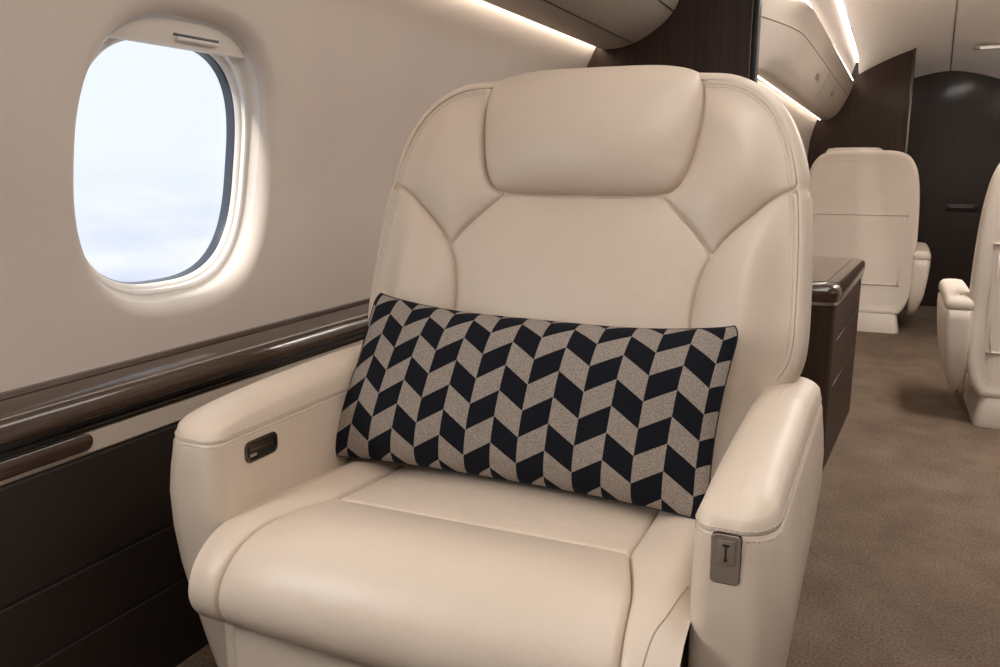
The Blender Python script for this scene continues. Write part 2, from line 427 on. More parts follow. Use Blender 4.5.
def ring_frame(cy, cz, lst, sgn=1, n=96, p=2.75):
    R_ = []
    for a, b_, d in lst:
        q = superell(cy, cz, a, b_, n, p)
        rr = [(wallx(z)-d, y, z) for y, z in q]
        if sgn < 0: rr = [(2*XM-x, y, z) for x, y, z in rr]
        R_.append(rr)
    return R_
def cabin_window(name, cy, cz, sgn=1, shade=True):
    w = empty(name, ((wallx(cz)-.03) if sgn > 0 else 2*XM-wallx(cz)+.03, cy, cz-.21), '', ''); del w['label']; del w['category']; struct(w)
    loft('window_reveal', ring_frame(cy, cz, [(.190, .212, .021), (.1885, .2105, .028), (.185, .207, .036), (.179, .200, .040)], sgn), M_REVEAL, w, False, False)
    loft('window_frame', ring_frame(cy, cz, [(.1795, .2005, .0385), (.178, .198, .0375), (.175, .194, .039), (.174, .192, .046), (.172, .190, .0465), (.169, .186, .050), (.168, .184, .056)], sgn), M_WHITE, w, False, False)
    loft('window_gasket', ring_frame(cy, cz, [(.1685, .185, .055), (.167, .1835, .056), (.1662, .1825, .060), (.166, .182, .072)], sgn), M_GASKET, w, False, False)
    q = ring_frame(cy, cz, [(.1664, .1824, .066)], sgn)[0]
    V = q; mesh_obj('window_pane', V, [tuple(range(len(V)))], M_PANE, w, smooth=False)
    if shade:   # pull-down shade parked at the top of the reveal
        pts = [p for p in superell(cy, cz, .186, .2085, 160) if p[1] > cz+.171]
        pts.sort(key=lambda p: p[0])
        zb = cz+.171
        front = [(wallx(z)-.014-.010, y, z) for y, z in pts]; nn = len(front)
        low = [(wallx(zb)-.024, y, zb) for y, z in pts]
        lowb = [(wallx(zb)-.034, y, zb-.001) for y, z in pts]
        V = front+low+lowb; F = []
        for i in range(nn-1):
            F.append((i, i+1, nn+i+1, nn+i)); F.append((nn+i, nn+i+1, 2*nn+i+1, 2*nn+i))
        if sgn < 0: V = [(2*XM-x, y, z) for x, y, z in V]
        sh = mesh_obj('window_shade', V, F, M_REVEAL, w); sharp(sh, 30)
        if sgn > 0:
            x0 = wallx(cz+.185)-.024
            hd = box('shade_handle', (x0-.002, cy-.020, cz+.179), (x0+.006, cy+.065, cz+.185), M_REVEAL, None, .0025)
            hd.parent = sh; hd.location = tuple(np.array(hd.location)-np.array(w['_o']))
            sl = box('shade_slot', (x0-.003, cy-.025, cz+.1855), (x0+.0015, cy+.070, cz+.190), M_GASKET, None, .001)
            sl.parent = sh; sl.location = tuple(np.array(sl.location)-np.array(w['_o']))
    return w
cabin_window('window_1', *WC)
cabin_window('window_2', .20, .97)
for i, yy in enumerate((.15, .95, 1.75)): cabin_window('window_%d' % (i+3), yy, .97, -1, False)

# lower side walls, toe trim, floor, forward wall
struct(extrude_y('wall_lower_left', [(-1.003, .60), (-.985, .60), (-.985, .577), (-1.003, .577)], Y0, YP, M_BEIGE))
lp = [(-1.02, .576), (-.982, .576), (-.979, .570), (-.979, .4195), (-.982, .4175), (-.982, .4145), (-.979, .4125),
      (-.979, .3215), (-.982, .3195), (-.982, .3165), (-.979, .3145), (-.979, .175), (-1.02, .175)]
struct(extrude_y('wall_panel_left', lp, Y0, YP, M_DARKLEA, ang=12))
struct(extrude_y('baseboard_left', [(-1.02, .178), (-.975, .178), (-.93, .160), (-.90, .12), (-.89, 0), (-1.02, 0)], Y0, YP, M_CARPET))
struct(extrude_y('wall_panel_right', [(2*XM-x, z) for x, z in [(-1.02, .684), (-.98, .684), (-.98, .0), (-1.02, .0)]], Y0, YP, M_DARKLEA))
def slab(name, lo, hi, m): return struct(box(name, lo, hi, m, None, 0))
slab('floor', (-1.3, Y0, -.05), (1.7, YA+.1, 0), M_CARPET)
slab('wall_forward', (-1.2, Y0-.05, 0), (1.6, Y0, 1.9), M_WOODV)
# ceiling: shallow arch, dropping towards the aft bulkhead
def ceil_z(x, y):
    xm = .35 if y > YP+.03 else XM
    hw = .54 if y > YP+.03 else .80
    u = min(1.15, abs(x-xm)/hw); z = 1.80-.18*u**1.7
    if y > 5.75: z -= .215*((y-5.75)/.85)**1.2
    return z
V = []; F = []; ys = list(np.arange(Y0, YP+.04, .2))+[YP+.04]+list(np.arange(YP+.06, YA+.3, .1)); nx = 29
for y in ys:
    a, b_ = ((-.20, .90) if y > YP+.05 else (-.62, 1.02))
    for i in range(nx): x = a+(b_-a)*i/(nx-1); V.append((x, y, ceil_z(x, y)))
for j in range(len(ys)-1):
    for i in range(nx-1): F.append((j*nx+i, j*nx+i+1, (j+1)*nx+i+1, (j+1)*nx+i))
struct(mesh_obj('ceiling', V, F, M_CEIL))
seam = [(.0527*y, y, ceil_z(.0527*y, y)-.001) for y in np.arange(4.6, 6.62, .08)]
struct(tube('trim_1', seam, .003, M_GASKET))

# walnut ledge under the window
lg = empty('side_ledge', (-.98, .7, .60), 'glossy dark walnut ledge with beige lower band running under the oval window', 'ledge')
nose = [(-1.003, .684), (-.985, .6785), (-.968, .6715), (-.960, .6665), (-.9545, .661), (-.951, .655), (-.9495, .648), (-.9498, .640), (-.953, .6345), (-.960, .632)]
extrude_y('ledge_board', nose+[(-1.003, .632)], Y0, YP-.002, M_WOOD, lg, ang=50)
extrude_y('rub_strip', [(-1.003, .682), (-1.0, .6875), (-.994, .6865), (-.990, .681)], Y0, YP-.002, M_WOOD, lg)
extrude_y('shadow_gap', [(-1.0, .633), (-.972, .633), (-.972, .611), (-1.0, .611)], Y0, YP-.002, M_BLACK, lg)
extrude_y('metal_bead', [(-.974, .6205), (-.966, .6205), (-.9645, .619), (-.966, .6175), (-.974, .6175)], Y0, YP-.002, M_DKMETAL, lg)
extrude_y('lower_band', [(-1.0, .612), (-.978, .612), (-.974, .608), (-.974, .580), (-.977, .577), (-1.0, .577)], Y0, YP-.002, M_BEIGE, lg)
R_ = []
for x, ins in ((-.973, 0), (-.968, 0), (-.9665, .002)):
    q = []
    for i in range(40):
        t_ = 2*math.pi*i/40; c, s_ = math.cos(t_), math.sin(t_)
        yy = (.785 if c > 0 else .30)+c*(.012-ins); q.append((x, yy, .598+s_*(.0115-ins)))
    R_.append(q)
loft('table_latch', R_, M_WOOD, lg)

# overhead lockers
def locker(name, label, prof, prof1, y0, y1, strip, strip1, joints, latches, beads=()):
    e = empty(name, (prof[0][0], (y0+y1)/2, prof[0][1]), label, 'overhead locker')
    extrude_y('locker_body', prof, y0, y1, M_BIN, e, ang=50, prof1=prof1)
    return e
near = [tuple(p) for p in spline([(-.845, 1.328), (-.79, 1.330), (-.735, 1.345), (-.685, 1.372), (-.640, 1.408), (-.610, 1.452), (-.600, 1.52), (-.598, 1.60)], 6)]
nearp = near+[(-.60, 1.615), (-.862, 1.615), (-.862, 1.36)]
lk = locker('overhead_locker', 'beige overhead locker above the big seat, lit along its lower edge', nearp, None, Y0, YP-.002, None, None, None, None)
extrude_y('light_strip', [(-.868, 1.345), (-.846, 1.329), (-.843, 1.333), (-.864, 1.350)], Y0+.01, YP-.004, M_STRIP, lk)
for (x, z) in ((-.745, 1.3405), (-.622, 1.428)):
    tube('door_joint', [(x, Y0+.01, z), (x, YP-.01, z)], .0016, M_GASKET, lk)
mir = [(2*XM-x, z) for x, z in nearp]
ml = locker('overhead_locker', 'beige overhead locker on the right side of the cabin, outside the picture', mir, None, Y0, YP-.002, None, None, None, None)
# aft side: furred-in wall and locker
def shift(pr, dx): return [(x+dx, z) for x, z in pr]
aw = [(-.54, 0), (-.54, .60), (-.478, .66), (-.478, .97), (-.466, 1.13), (-.445, 1.22), (-.426, 1.275), (-.47, 1.28), (-.58, 1.26), (-.58, 0)]
struct(extrude_y('wall_aft_left', aw, YP+.045, 6.10, M_WALL, ang=50))
face = [tuple(p) for p in spline([(-.415, 1.262), (-.364, 1.259), (-.325, 1.285), (-.295, 1.32), (-.253, 1.40), (-.222, 1.485)], 6)]
ap = face+[(-.235, 1.50), (-.55, 1.50), (-.55, 1.28)]
ap0 = [(x-.045*min(1, max(0, (z-1.262)/.16)), z) for x, z in ap]
YS, YL = YP+.045, 3.25
ap_s = [(min(x, -.376), z) for x, z in ap]
ap_m = [(a[0]+(b_[0]-a[0])*(YL-YS)/(6.10-YS), a[1]) for a, b_ in zip(ap0, ap)]
al = empty('overhead_locker', (-.45, 4.4, 1.26), 'beige overhead locker beyond the dark partition, two small latches on its face', 'overhead locker')
R_ = []
for k in range(9):
    t_ = k/8; e_ = 1-(1-t_)**1.8
    R_.append([(a[0]+(b_[0]-a[0])*e_, YS+(YL-YS)*t_, a[1]) for a, b_ in zip(ap_s, ap_m)])
R_.append([(x, 6.10, z) for x, z in ap]); loft('locker_body', R_, M_BIN, al, ang=50)
extrude_y('light_strip', [(-.432, 1.268), (-.412, 1.258), (-.408, 1.263), (-.425, 1.278)], YP+.05, 6.09, M_STRIP, al)
def onface(t_, z, out=0):     # point on the locker face at fraction t_ of its length
    f0 = ap0[:len(face)]; zs = [p[1] for p in face[4:]]
    xs0 = float(np.interp(z, zs, [p[0] for p in f0[4:]])); xs1 = float(np.interp(z, zs, [p[0] for p in face[4:]]))
    return (xs0*(1-t_)+xs1*t_+out*.8, YP+.045+(6.10-YP-.045)*t_, z-out*.5)
jx = lambda t_: float(np.interp(1.405, [p[1] for p in face[4:]], [p[0] for p in ap_s[4:len(face)]]))*(1-(1-(1-t_)**1.8))+float(np.interp(1.405, [p[1] for p in face[4:]], [p[0] for p in ap_m[4:len(face)]]))*(1-(1-t_)**1.8)
tube('door_joint', [(jx(k/8), YS+(YL-YS)*k/8, 1.405) for k in range(8)]+[onface(.152+.848*k/12, 1.405) for k in range(13)], .0025, M_SEAM, al)
tube('door_joint', [onface(.50, z) for z in np.linspace(1.285, 1.40, 8)], .002, M_SEAM, al)
for t_ in (.36, .66):
    q = [onface(t_, 1.33, .001), onface(t_, 1.352, .001), onface(t_+.045, 1.352, .001), onface(t_+.045, 1.33, .001)]
    q2 = [onface(t_, 1.33, .008), onface(t_, 1.352, .008), onface(t_+.045, 1.352, .008), onface(t_+.045, 1.33, .008)]
    q2 = [tuple(a*.75+b_*.25 for a, b_ in zip(u_, v_)) for u_, v_ in zip(q, q2)]
    loft('door_latch', [q, q2], M_PLATE, al, smooth=False)
cv = empty('cove_panel', (-.30, 4.4, 1.5), 'pale cove with two glowing light lines between the aft locker and the ceiling', 'cove light')
extrude_y('cove_board', [(-.31, 1.505), (-.225, 1.635), (-.30, 1.65), (-.45, 1.65), (-.45, 1.505)], YP+.045, 6.10, M_COVE, cv, prof1=[(-.255, 1.50), (-.212, 1.635), (-.25, 1.65), (-.45, 1.65), (-.45, 1.50)])
extrude_y('light_strip', [(-.300, 1.502), (-.283, 1.502), (-.283, 1.506), (-.300, 1.506)], YP+.05, 6.09, M_STRIP2, cv, prof1=[(-.247, 1.502), (-.230, 1.502), (-.230, 1.506), (-.247, 1.506)])
extrude_y('light_strip', [(-.245, 1.618), (-.222, 1.622), (-.222, 1.626), (-.245, 1.624)], YP+.05, 6.09, M_STRIP2, cv, prof1=[(-.215, 1.613), (-.196, 1.617), (-.196, 1.621), (-.215, 1.619)])
# far right side of the aft cabin (outside the picture)
MA = lambda pr: [(.70-x, z) for x, z in pr]
struct(extrude_y('wall_aft_right', MA(aw), YP+.045, YA, M_WALL, ang=50))
ar = locker('overhead_locker', 'beige overhead locker on the right of the aft cabin, outside the picture', MA(ap0), MA(ap), YP+.045, YA, None, None, None, None)
cr = empty('cove_panel', (1.0, 4.4, 1.5), 'pale cove with a glowing light line on the right of the aft cabin, outside the picture', 'cove light')
extrude_y('cove_board', MA([(-.255, 1.505), (-.232, 1.63), (-.25, 1.65), (-.45, 1.65), (-.45, 1.505)]), YP+.045, 6.10, M_CEIL, cr)
extrude_y('light_strip', MA([(-.250, 1.507), (-.230, 1.507), (-.230, 1.512), (-.250, 1.512)]), YP+.05, 6.09, M_STRIP2, cr)  # unseen mirrored strip, added to light the left aft locker
slab('trim_2', (-.62, YP+.0, 1.60), (-.20, YP+.06, 1.9), M_CEIL)

# partitions and aft bulkhead
pt = empty('cabin_partition', (-.69, YP+.02, 0), 'dark walnut partition with a black edge directly behind the big seat', 'partition')
box('partition_board', (-1.02, YP, 0), (-.388, YP+.04, 1.80), M_WOODV, pt, .003)
box('edge_trim', (-.3875, YP-.004, 0), (-.370, YP+.044, 1.80), M_BLACK, pt, .004)
box('edge_bead', (-.3945, YP-.002, 0), (-.3885, YP+.001, 1.80), M_DKMETAL, pt, .001)
fp = empty('cabin_partition', (-.17, 6.12, 0), 'dark walnut partition with a sloping top behind the further empty seat', 'partition')
prof = [(-.56, 0), (.105, 0), (.105, 1.715), (.0, 1.695), (-.10, 1.665), (-.186, 1.622), (-.21, 1.52), (-.253, 1.40), (-.295, 1.32), (-.364, 1.262), (-.426, 1.275), (-.56, 1.275)]
def wall_y(name, pr, y0, y1, m, parent=None):
    return loft(name, [[(x, y0, z) for x, z in pr], [(x, y1, z) for x, z in pr]], m, parent, smooth=False)
wall_y('partition_board', prof, 6.105, 6.14, M_WOODV, fp)
box('edge_trim', (.106, 6.095, 0), (.122, 6.145, 1.722), M_DKMETAL, fp, .004)
M_GLOSSW = wood('gloss walnut', (.016, .009, .006), (.032, .018, .012), .4, .1, 2)
M_GLOSSW.node_tree.nodes['Principled BSDF'].inputs['Specular IOR Level'].default_value = .3
wa = struct(box('wall_aft', (-.6, YA, 0), (1.5, YA+.05, 1.9), M_GLOSSW, None, 0))
hd = empty('door_pull', (.50, YA-.01, .68), 'small dark recessed pull on the glossy dark aft bulkhead', 'door pull')
box('pull_plate', (.40, YA-.008, .66), (.60, YA+.001, .715), M_BLACK, hd, .006)
box('pull_bar', (.43, YA-.016, .68), (.57, YA-.006, .694), M_DKMETAL, hd, .004)
rl = empty('reading_lamp', (.53, 6.2, 1.68), 'slim pale metal reading lamp set on the aft ceiling', 'reading lamp')
zc = ceil_z(.53, 6.15)
box('lamp_body', (.44, 6.10, zc-.022), (.66, 6.20, zc-.002), M_BIN, rl, .006)
box('lamp_lens', (.47, 6.095, zc-.026), (.64, 6.105, zc-.012), emit('lamp lens glow', (1, .85, .7), .6), rl, .002)

# ------------------------------------------------------------------ main seat
XC = -.445
seat = empty('executive_seat', (XC, 1.05, 0), 'large cream leather armchair in the foreground holding the patterned pillow', 'armchair')
def backmap(P, h):
    z = P[:, 1]; x = P[:, 0]; x = x+.009*np.clip(1-(np.abs(x)/.33)**2, 0, 1)
    y = 1.222+(z-.65)*.30
    n = np.array([0, -.958, .287])
    return np.stack([XC+x+0*h, y+n[1]*h, z+n[2]*h], 1)
mirr = lambda pl: [(-x, z) for x, z in pl]
# half outlines (right side, x from the seat's centre line, height)
outer_half = spline([(.176, 1.095), (.224, 1.090), (.266, 1.070), (.297, 1.037), (.318, .992), (.331, .940), (.339, .88), (.344, .80), (.346, .73), (.342, .695), (.330, .672)], 8)
head_half = spline([(0, 1.100), (.10, 1.099), (.158, 1.092), (.176, 1.080), (.181, 1.05), (.176, 1.00), (.167, .960), (.152, .934), (.128, .924), (.06, .921), (0, .921)], 8)
cen_seam = spline([(.128, .924), (.160, .896), (.190, .868), (.217, .836)], 6)              # wing / centre
bol_seam = spline([(.3318, .936), (.302, .921), (.268, .893), (.238, .865), (.217, .836), (.203, .803), (.196, .765), (.195, .72), (.197, .62), (.20, .50)], 6)
i_j = int(np.argmin([abs(p[0]-.217)+abs(p[1]-.836) for p in bol_seam]))
bol_up, bol_dn = bol_seam[:i_j+1], bol_seam[i_j:]
i_o = int(np.argmin([np.hypot(p[0]-.3318, p[1]-.936) for p in outer_half]))
outer_half[i_o] = bol_seam[0] = bol_up[0] = np.array(outer_half[i_o])
i_h0 = int(np.argmin([np.hypot(p[0]-.128, p[1]-.924) for p in head_half]))
i_ht = int(np.argmin([np.hypot(p[0]-.176, p[1]-1.080) for p in head_half]))
T = lambda pl: [tuple(map(float, p)) for p in pl]
wing = T(outer_half[:i_o+1])+T(bol_up[1:])+T(cen_seam[::-1][1:])+T(head_half[i_ht:i_h0][::-1])
wing_outer = T(outer_half[:i_o+1])
bol_low = [(.320, .655), (.306, .640), (.299, .62), (.299, .50)]
bolster = T(outer_half[i_o:])+bol_low+T(bol_seam[::-1][:-1])
bol_outer = T(outer_half[i_o:])+bol_low
for s in (1, -1):
    q = (lambda pl: pl) if s > 0 else mirr
    panel('shoulder_panel', q(wing), backmap, M_SEAT, seat, puff=.026, outer=[q(wing_outer)], L_outer=.065)
    panel('side_bolster', q(bolster), backmap, M_SEAT, seat, puff=.040, outer=[q(bol_outer)], L_outer=.075)
cp = T(cen_seam)+T(bol_dn[1:])
centre = [(-.128, .924), (-.06, .9212), (0, .921), (.06, .9212)]+cp+mirr(cp[::-1])[:-1]
panel('back_cushion', centre, backmap, M_SEAT, seat, puff=.020, L_puff=.09)
def headmap(P, h):
    X = backmap(P, h)
    # top rolls back over the shell
    t_ = np.clip((P[:, 1]-1.055)/.045, 0, 1); X[:, 1] += .030*t_**2.0; X[:, 2] += .026*t_
    return X
hh = T(head_half); head = hh+mirr(hh[::-1])[1:-1]
panel('headrest', head, headmap, M_SEAT, seat, puff=.042, L_puff=.085, L_seam=.014, edge_h=.016, skirt=.10)
# back shell with boxing band
sh_half = T(outer_half)+[(.30, .656), (.25, .652)]
shell = [(0, 1.094), (.09, 1.0945), (.14, 1.094)]+sh_half+[(.1, .652)]
shell = resample(shell+mirr(shell[::-1])[:-1], .012, True)
S_ = np.array(shell); tn = np.roll(S_, -1, 0)-np.roll(S_, 1, 0); tn /= np.linalg.norm(tn, axis=1)[:, None]; nn = np.stack([-tn[:, 1], tn[:, 0]], 1)
if .5*np.sum(S_[:, 0]*np.roll(S_, -1, 0)[:, 1]-np.roll(S_, -1, 0)[:, 0]*S_[:, 1]) > 0: nn = -nn
for _ in range(6): nn = (np.roll(nn, 1, 0)+nn+np.roll(nn, -1, 0))/3
R_ = []
for off, dep in ((-.012, -.003), (.0003, -.0040), (.0009, -.0068), (.003, -.0070), (.007, -.0055), (.0115, -.0020), (.0155, .005), (.018, .014), (.019, .03), (.017, .055), (.012, .085), (.004, .115), (-.008, .135), (-.03, .143)):
    P_ = S_+nn*(off-(.0045*np.exp(-((S_[:, 1]-.936)/.006)**2)*(off > .002))[:, None]) if off > 0 else S_+nn*off; P_[:, 1] = np.maximum(P_[:, 1], .645)
    y = 1.222+(P_[:, 1]-.65)*.30
    R_.append([(XC+p[0], yy+.958*dep, p[1]-.287*dep) for p, yy in zip(P_, y)])
loft('back_shell', R_, M_SEAT, seat, cap0=True, cap1=True, ang=70)
def onback(pl, off, h):
    P_ = np.array(pl); t_ = np.gradient(P_, axis=0); t_ /= np.linalg.norm(t_, axis=1)[:, None]; n_ = np.stack([-t_[:, 1], t_[:, 0]], 1)
    P_ = P_-n_*off if False else P_+n_*off
    return backmap(P_, np.full(len(P_), h))
for s in (1, -1):
    oh = T(outer_half); 
    for off in (-.0055, -.0105):
        a = onback(oh, -off if False else off, -.0013+.0095); 
        if s < 0: a[:, 0] = 2*XC-a[:, 0]
        dashes('back_stitching', a, M_THREAD, seat)

# seat cushion: parameter (x, s), s runs from the rear over the nose
prof = spline([(1.26, .500), (1.12, .504), (1.00, .508), (.92, .513), (.86, .516), (.81, .516), (.770, .508), (.742, .489), (.728, .462), (.731, .438), (.746, .420), (.768, .410)], 10)
prof = np.array(prof); sl = np.concatenate([[0], np.cumsum(np.linalg.norm(np.diff(prof, axis=0), axis=1))])
def seatmap(P, h):
    s_ = P[:, 1]
    y = np.interp(s_, sl, prof[:, 0]); z = np.interp(s_, sl, prof[:, 1])
    dy = np.gradient(prof[:, 0], sl); dz = np.gradient(prof[:, 1], sl)
    ty = np.interp(s_, sl, dy); tz = np.interp(s_, sl, dz); l = np.hypot(ty, tz)
    ny, nz_ = tz/l, -ty/l          # outward normal
    return np.stack([XC+P[:, 0], y+ny*h, z+nz_*h], 1)
def s_at(y): return float(np.interp(-y, -prof[:, 0][:60], sl[:60]))
sC = s_at(.915); sN = sl[-1]-.024; s80 = s_at(.80)
seamR = spline([(.206, sC), (.217, s_at(.88)), (.229, s_at(.84)), (.238, s80), (.246, (s80+sN)/2), (.250, sN)], 6)
rear = [(.195, .01), (.202, sC*.5), (.206, sC)]
front_panel = [(0, sC+.004), (.10, sC+.003), (.18, sC+.001)]+T(seamR); front_panel = front_panel+mirr(front_panel[::-1])[:-1]
SEATP = dict(L_puff=.07)
panel('seat_front_cushion', front_panel, seatmap, M_SEAT, seat, puff=.024, L_puff=.09)
rp_ = [(0, .01)]+rear+[(.18, sC+.001), (.10, sC+.003)]
rp_ = rp_+[(0, sC+.004)]+mirr(rp_[::-1])[:-1]
panel('seat_rear_cushion', rp_, seatmap, M_SEAT, seat, puff=.012, L_puff=.07)
bz = T(rear[:-1])+T(seamR)
bo = spline([(.268, sN), (.281, sN-.005), (.289, sN-.018), (.292, sN-.038)], 5)
bolo = T(bo)+[(.293, s80), (.292, sC), (.290, .01)]
sides = {}
for s in (1, -1):
    q = (lambda pl: pl) if s > 0 else mirr
    if s > 0: bolo_ = [(.275, sN+.004), (.292, sN+.004), (.301, sN), (.304, sN-.012), (.304, sN-.04), (.303, s80), (.302, sC), (.300, .01)]
    else: bolo_ = bolo
    sp = panel('seat_side_panel', q(bz+bolo_), seatmap, M_SEAT, seat, puff=.013, outer=[q(bolo_)], L_puff=.05, L_outer=.03, skirt=.035)
    sides[s] = sp
# body below the cushion and the leg-rest skirt
ins = [(y+.012 if False else y, z) for y, z in []]
inner = []
for (y, z), in zip(prof[::4]): inner.append((y, z))
inner = np.array(inner); 
c_ = inner.copy(); t_ = np.gradient(c_, axis=0); t_ /= np.linalg.norm(t_, axis=1)[:, None]; c_ = c_-np.stack([t_[:, 1], -t_[:, 0]], 1)*.014
poly = [tuple(p) for p in c_]+[(.80, .39), (1.26, .39)]
loft('seat_core', [[(XC+x, y, z) for y, z in poly] for x in (-.284, -.2, 0, .2, .284)], M_SEAT, seat)
box('leg_rest', (XC-.262, .752, .10), (XC+.262, .84, .408), M_SEAT, seat, .014, 4)
box('seat_frame', (XC-.29, .768, .09), (XC+.302, 1.25, .405), M_SEAT, seat, .012, 4)
pip = [(XC+x, float(seatmap(np.array([[x, sN]]), np.array([.004]))[0, 1]), float(seatmap(np.array([[x, sN]]), np.array([.004]))[0, 2])) for x in np.linspace(-.262, .262, 30)]
pip = [(x, y-.0035, z+.0005) for x, y, z in pip]
tube('nose_piping', pip, .0026, M_SEAT, seat)
# boxing seam on the right side of the cushion
P_ = spline([(.2885, s_at(.85)), (.281, s80+.01), (.272, s80+.045), (.266, sN-.02)], 10)
PP = seatmap(np.array(P_), np.full(len(P_), .0125)); from mathutils.bvhtree import BVHTree
bvh = BVHTree.FromPolygons([v.co for v in sides[1].data.vertices], [tuple(p.vertices) for p in sides[1].data.polygons]); so = Vector(seat['_o'])
PP = [tuple(bvh.find_nearest(Vector(p)-so)[0]+so) for p in PP]
tube('cushion_seam', [tuple(p) for p in PP], .0009, M_SEAM, seat)
def snap(pts, objs, out=.0002):
    res = []; tr_s = [(BVHTree.FromPolygons([v.co for v in o.data.vertices], [tuple(p.vertices) for p in o.data.polygons])) for o in objs]
    for p in pts:
        q = Vector(p)-so; best = min((t.find_nearest(q) for t in tr_s), key=lambda r_: r_[3]); res.append(tuple(best[0]+(q-best[0]).normalized()*out+so))
    return res
# armrests
def rrect(xi, xo, yf, yb, rf, rb, n=10, ri=None):
    ri = rf if ri is None else ri
    """rounded rectangle, corner radius rf in front and rb at the back"""
    out = []
    for cx, cy, r_, a0 in ((xo-rf, yf+rf, rf, -90), (xo-rb, yb-rb, rb, 0), (xi+rb, yb-rb, rb, 90), (xi+ri, yf+ri, ri, 180)):
        for k in range(n+1):
            q = math.radians(a0+90*k/n); out.append((cx+r_*math.cos(q), cy+r_*math.sin(q)))
    # subdivide long edges
    res = []; N_ = len(out)
    for i in range(N_):
        a, b_ = out[i], out[(i+1) % N_]; res.append(a)
        if (i+1) % (n+1) == 0:
            m_ = 20 if abs(a[1]-b_[1]) > abs(a[0]-b_[0]) else 3
            for k in range(1, m_): res.append((a[0]+(b_[0]-a[0])*k/m_, a[1]+(b_[1]-a[1])*k/m_))
    return res
ZS = .632
def arm(s):
    lv = [(.06, .285, .300, .86), (.10, .287, .318, .85), (.16, .288, .332, .835), (.22, .288, .345, .822), (.28, .289, .358, .810), (.34, .290, .371, .799), (.40, .290, .383, .790),
          (.45, .290, .391, .784), (.50, .290, .3955, .780), (.55, .290, .3955, .778), (.585, .2905, .3925, .778), (.605, .291, .3900, .7785), (.617, .2911, .3890, .7790), (.6235, .2913, .3872, .7802), (.6258, .2922, .3860, .7812), (.6250, .299, .378, .790)]
    YB = 1.33
    def sec(xi, xo, yf, yb, z, d=0):
        """one level; the outer edge runs in towards the front near the top"""
        k = min(1, max(0, (z-.56)/.065)); out = []
        for x, y in rrect(xi, xo, yf, yb, max(.003, min(.044-d, (xo-xi)*.49)), max(.003, min(.03-d, (xo-xi)*.4)), 12, max(.003, min(.025-d*.5, (xo-xi)*.46))):
            t_ = min(1, max(0, (1.30-y)/.5)); w = (x-xi)/(xo-xi); x = x-.007*k*t_*w+(.010*(1-w) if s > 0 else 0); out.append((XC+s*x, y, z))
        return out
    ab = loft('arm_body', [sec(xi, xo, yf, YB, z) for z, xi, xo, yf in lv], M_SEAT, seat, ang=75)
    R_ = []; D = .0345
    def H(y): return float(np.interp(y, [.78, .80, .82, .85, .90, .97, 1.05, 1.15, 1.25, 1.34], [.022, .026, .031, .036, .040, .043, .045, .046, .042, .036]))
    for d, hz in ((.003, 0), (.0006, .0002), (-.0004, .0022), (-.0006, .005), (-.0002, .009), (.0012, .0145), (.0032, None), (.006, None), (.0095, None), (.014, None), (.019, None), (.024, None), (.029, None), (.034, None), (.038, None), (.0415, None)):
        o_ = sec(.2916+d, .3866-d, .7806+d, YB-d, .626, d*.95)
        if hz is not None: R_.append([(p[0], p[1], .6245+hz*(H(p[1])/.045)) for p in o_])
        else:
            q = (1-(1-min(1, d/.0440))**2.2)**.55
            R_.append([(p[0], p[1], .6245+H(p[1])*(.33+.67*q)) for p in o_])
    last = []
    for p in R_[-1]:
        y = min(max(p[1], .7806+.046), YB-.046); t_ = min(1, max(0, (1.30-y)/.5))
        last.append((XC+s*(.3391-.0035*t_+(.005 if s > 0 else 0)), y, .6245+H(y)))
    R_.append(last)
    apd = loft('arm_pad', R_, M_SEAT, seat, cap1=False, ang=75); fixn(apd)
    for dz, g in ((.0052, .004), (-.0040, .006)):
        ci = sec(.2916-g, .3868+g, .7804-g, YB, .626+dz*.0, 0)
        k0 = max(range(len(ci)), key=lambda i: ci[i][1]); ci = ci[k0:]+ci[:k0]
        ci = [(p[0], p[1], .6262+dz) for p in ci if p[1] < 1.30]
        dashes('arm_stitching', snap(ci, [apd if dz > 0 else ab], .0004), M_THREAD, seat, r=.00065)
    # joint between the front and outer cover
    sx_ = []
    for z in np.linspace(.12, .60, 25):
        xo = float(np.interp(z, [l[0] for l in lv], [l[2] for l in lv])); yf = float(np.interp(z, [l[0] for l in lv], [l[3] for l in lv]))
        rr = .044; q = math.radians(-58); sx_.append((XC+s*(xo-rr+rr*math.cos(q)), yf+rr+rr*math.sin(q), z))
    if s > 0: tube('cover_seam', sx_[:20], .0006, M_SEAM, seat, 6)
arm(1); arm(-1)
# latch recess on the inner face of the left armrest
def pill(cy, cz, a, r_, n=12):
    out = []
    for i in range(4*n):
        t_ = 2*math.pi*i/(4*n); c, s_ = math.cos(t_), math.sin(t_)
        out.append((cy+math.copysign(a-r_, c)+r_*c, cz+math.copysign(max(0, .0135-r_), s_)+r_*s_))
    return out
xl = XC-.2915
hy, hz = .866, .5985
def ring_x(cy, cz, a, r_, hh, x, n=12, sk=0):
    out = []
    for i in range(4*n):
        t_ = 2*math.pi*(i+.5)/(4*n); c, s_ = math.cos(t_), math.sin(t_)
        out.append((x, cy+math.copysign(a-r_, c)+r_*c, cz+math.copysign(hh-r_, s_)+r_*s_))
    return out
rc = loft('recline_handle', [ring_x(hy, hz, .033, .010, .0145, xl-.001), ring_x(hy, hz, .033, .010, .0145, xl+.0022), ring_x(hy, hz, .0315, .009, .013, xl+.003), ring_x(hy, hz, .0285, .008, .0105, xl+.0028), ring_x(hy, hz, .028, .007, .010, xl+.0005)], M_DKMETAL, seat, ang=30)
rc['label'] = 'dark bronze recessed recline handle'
def sub(o, par): o.parent = par; return o
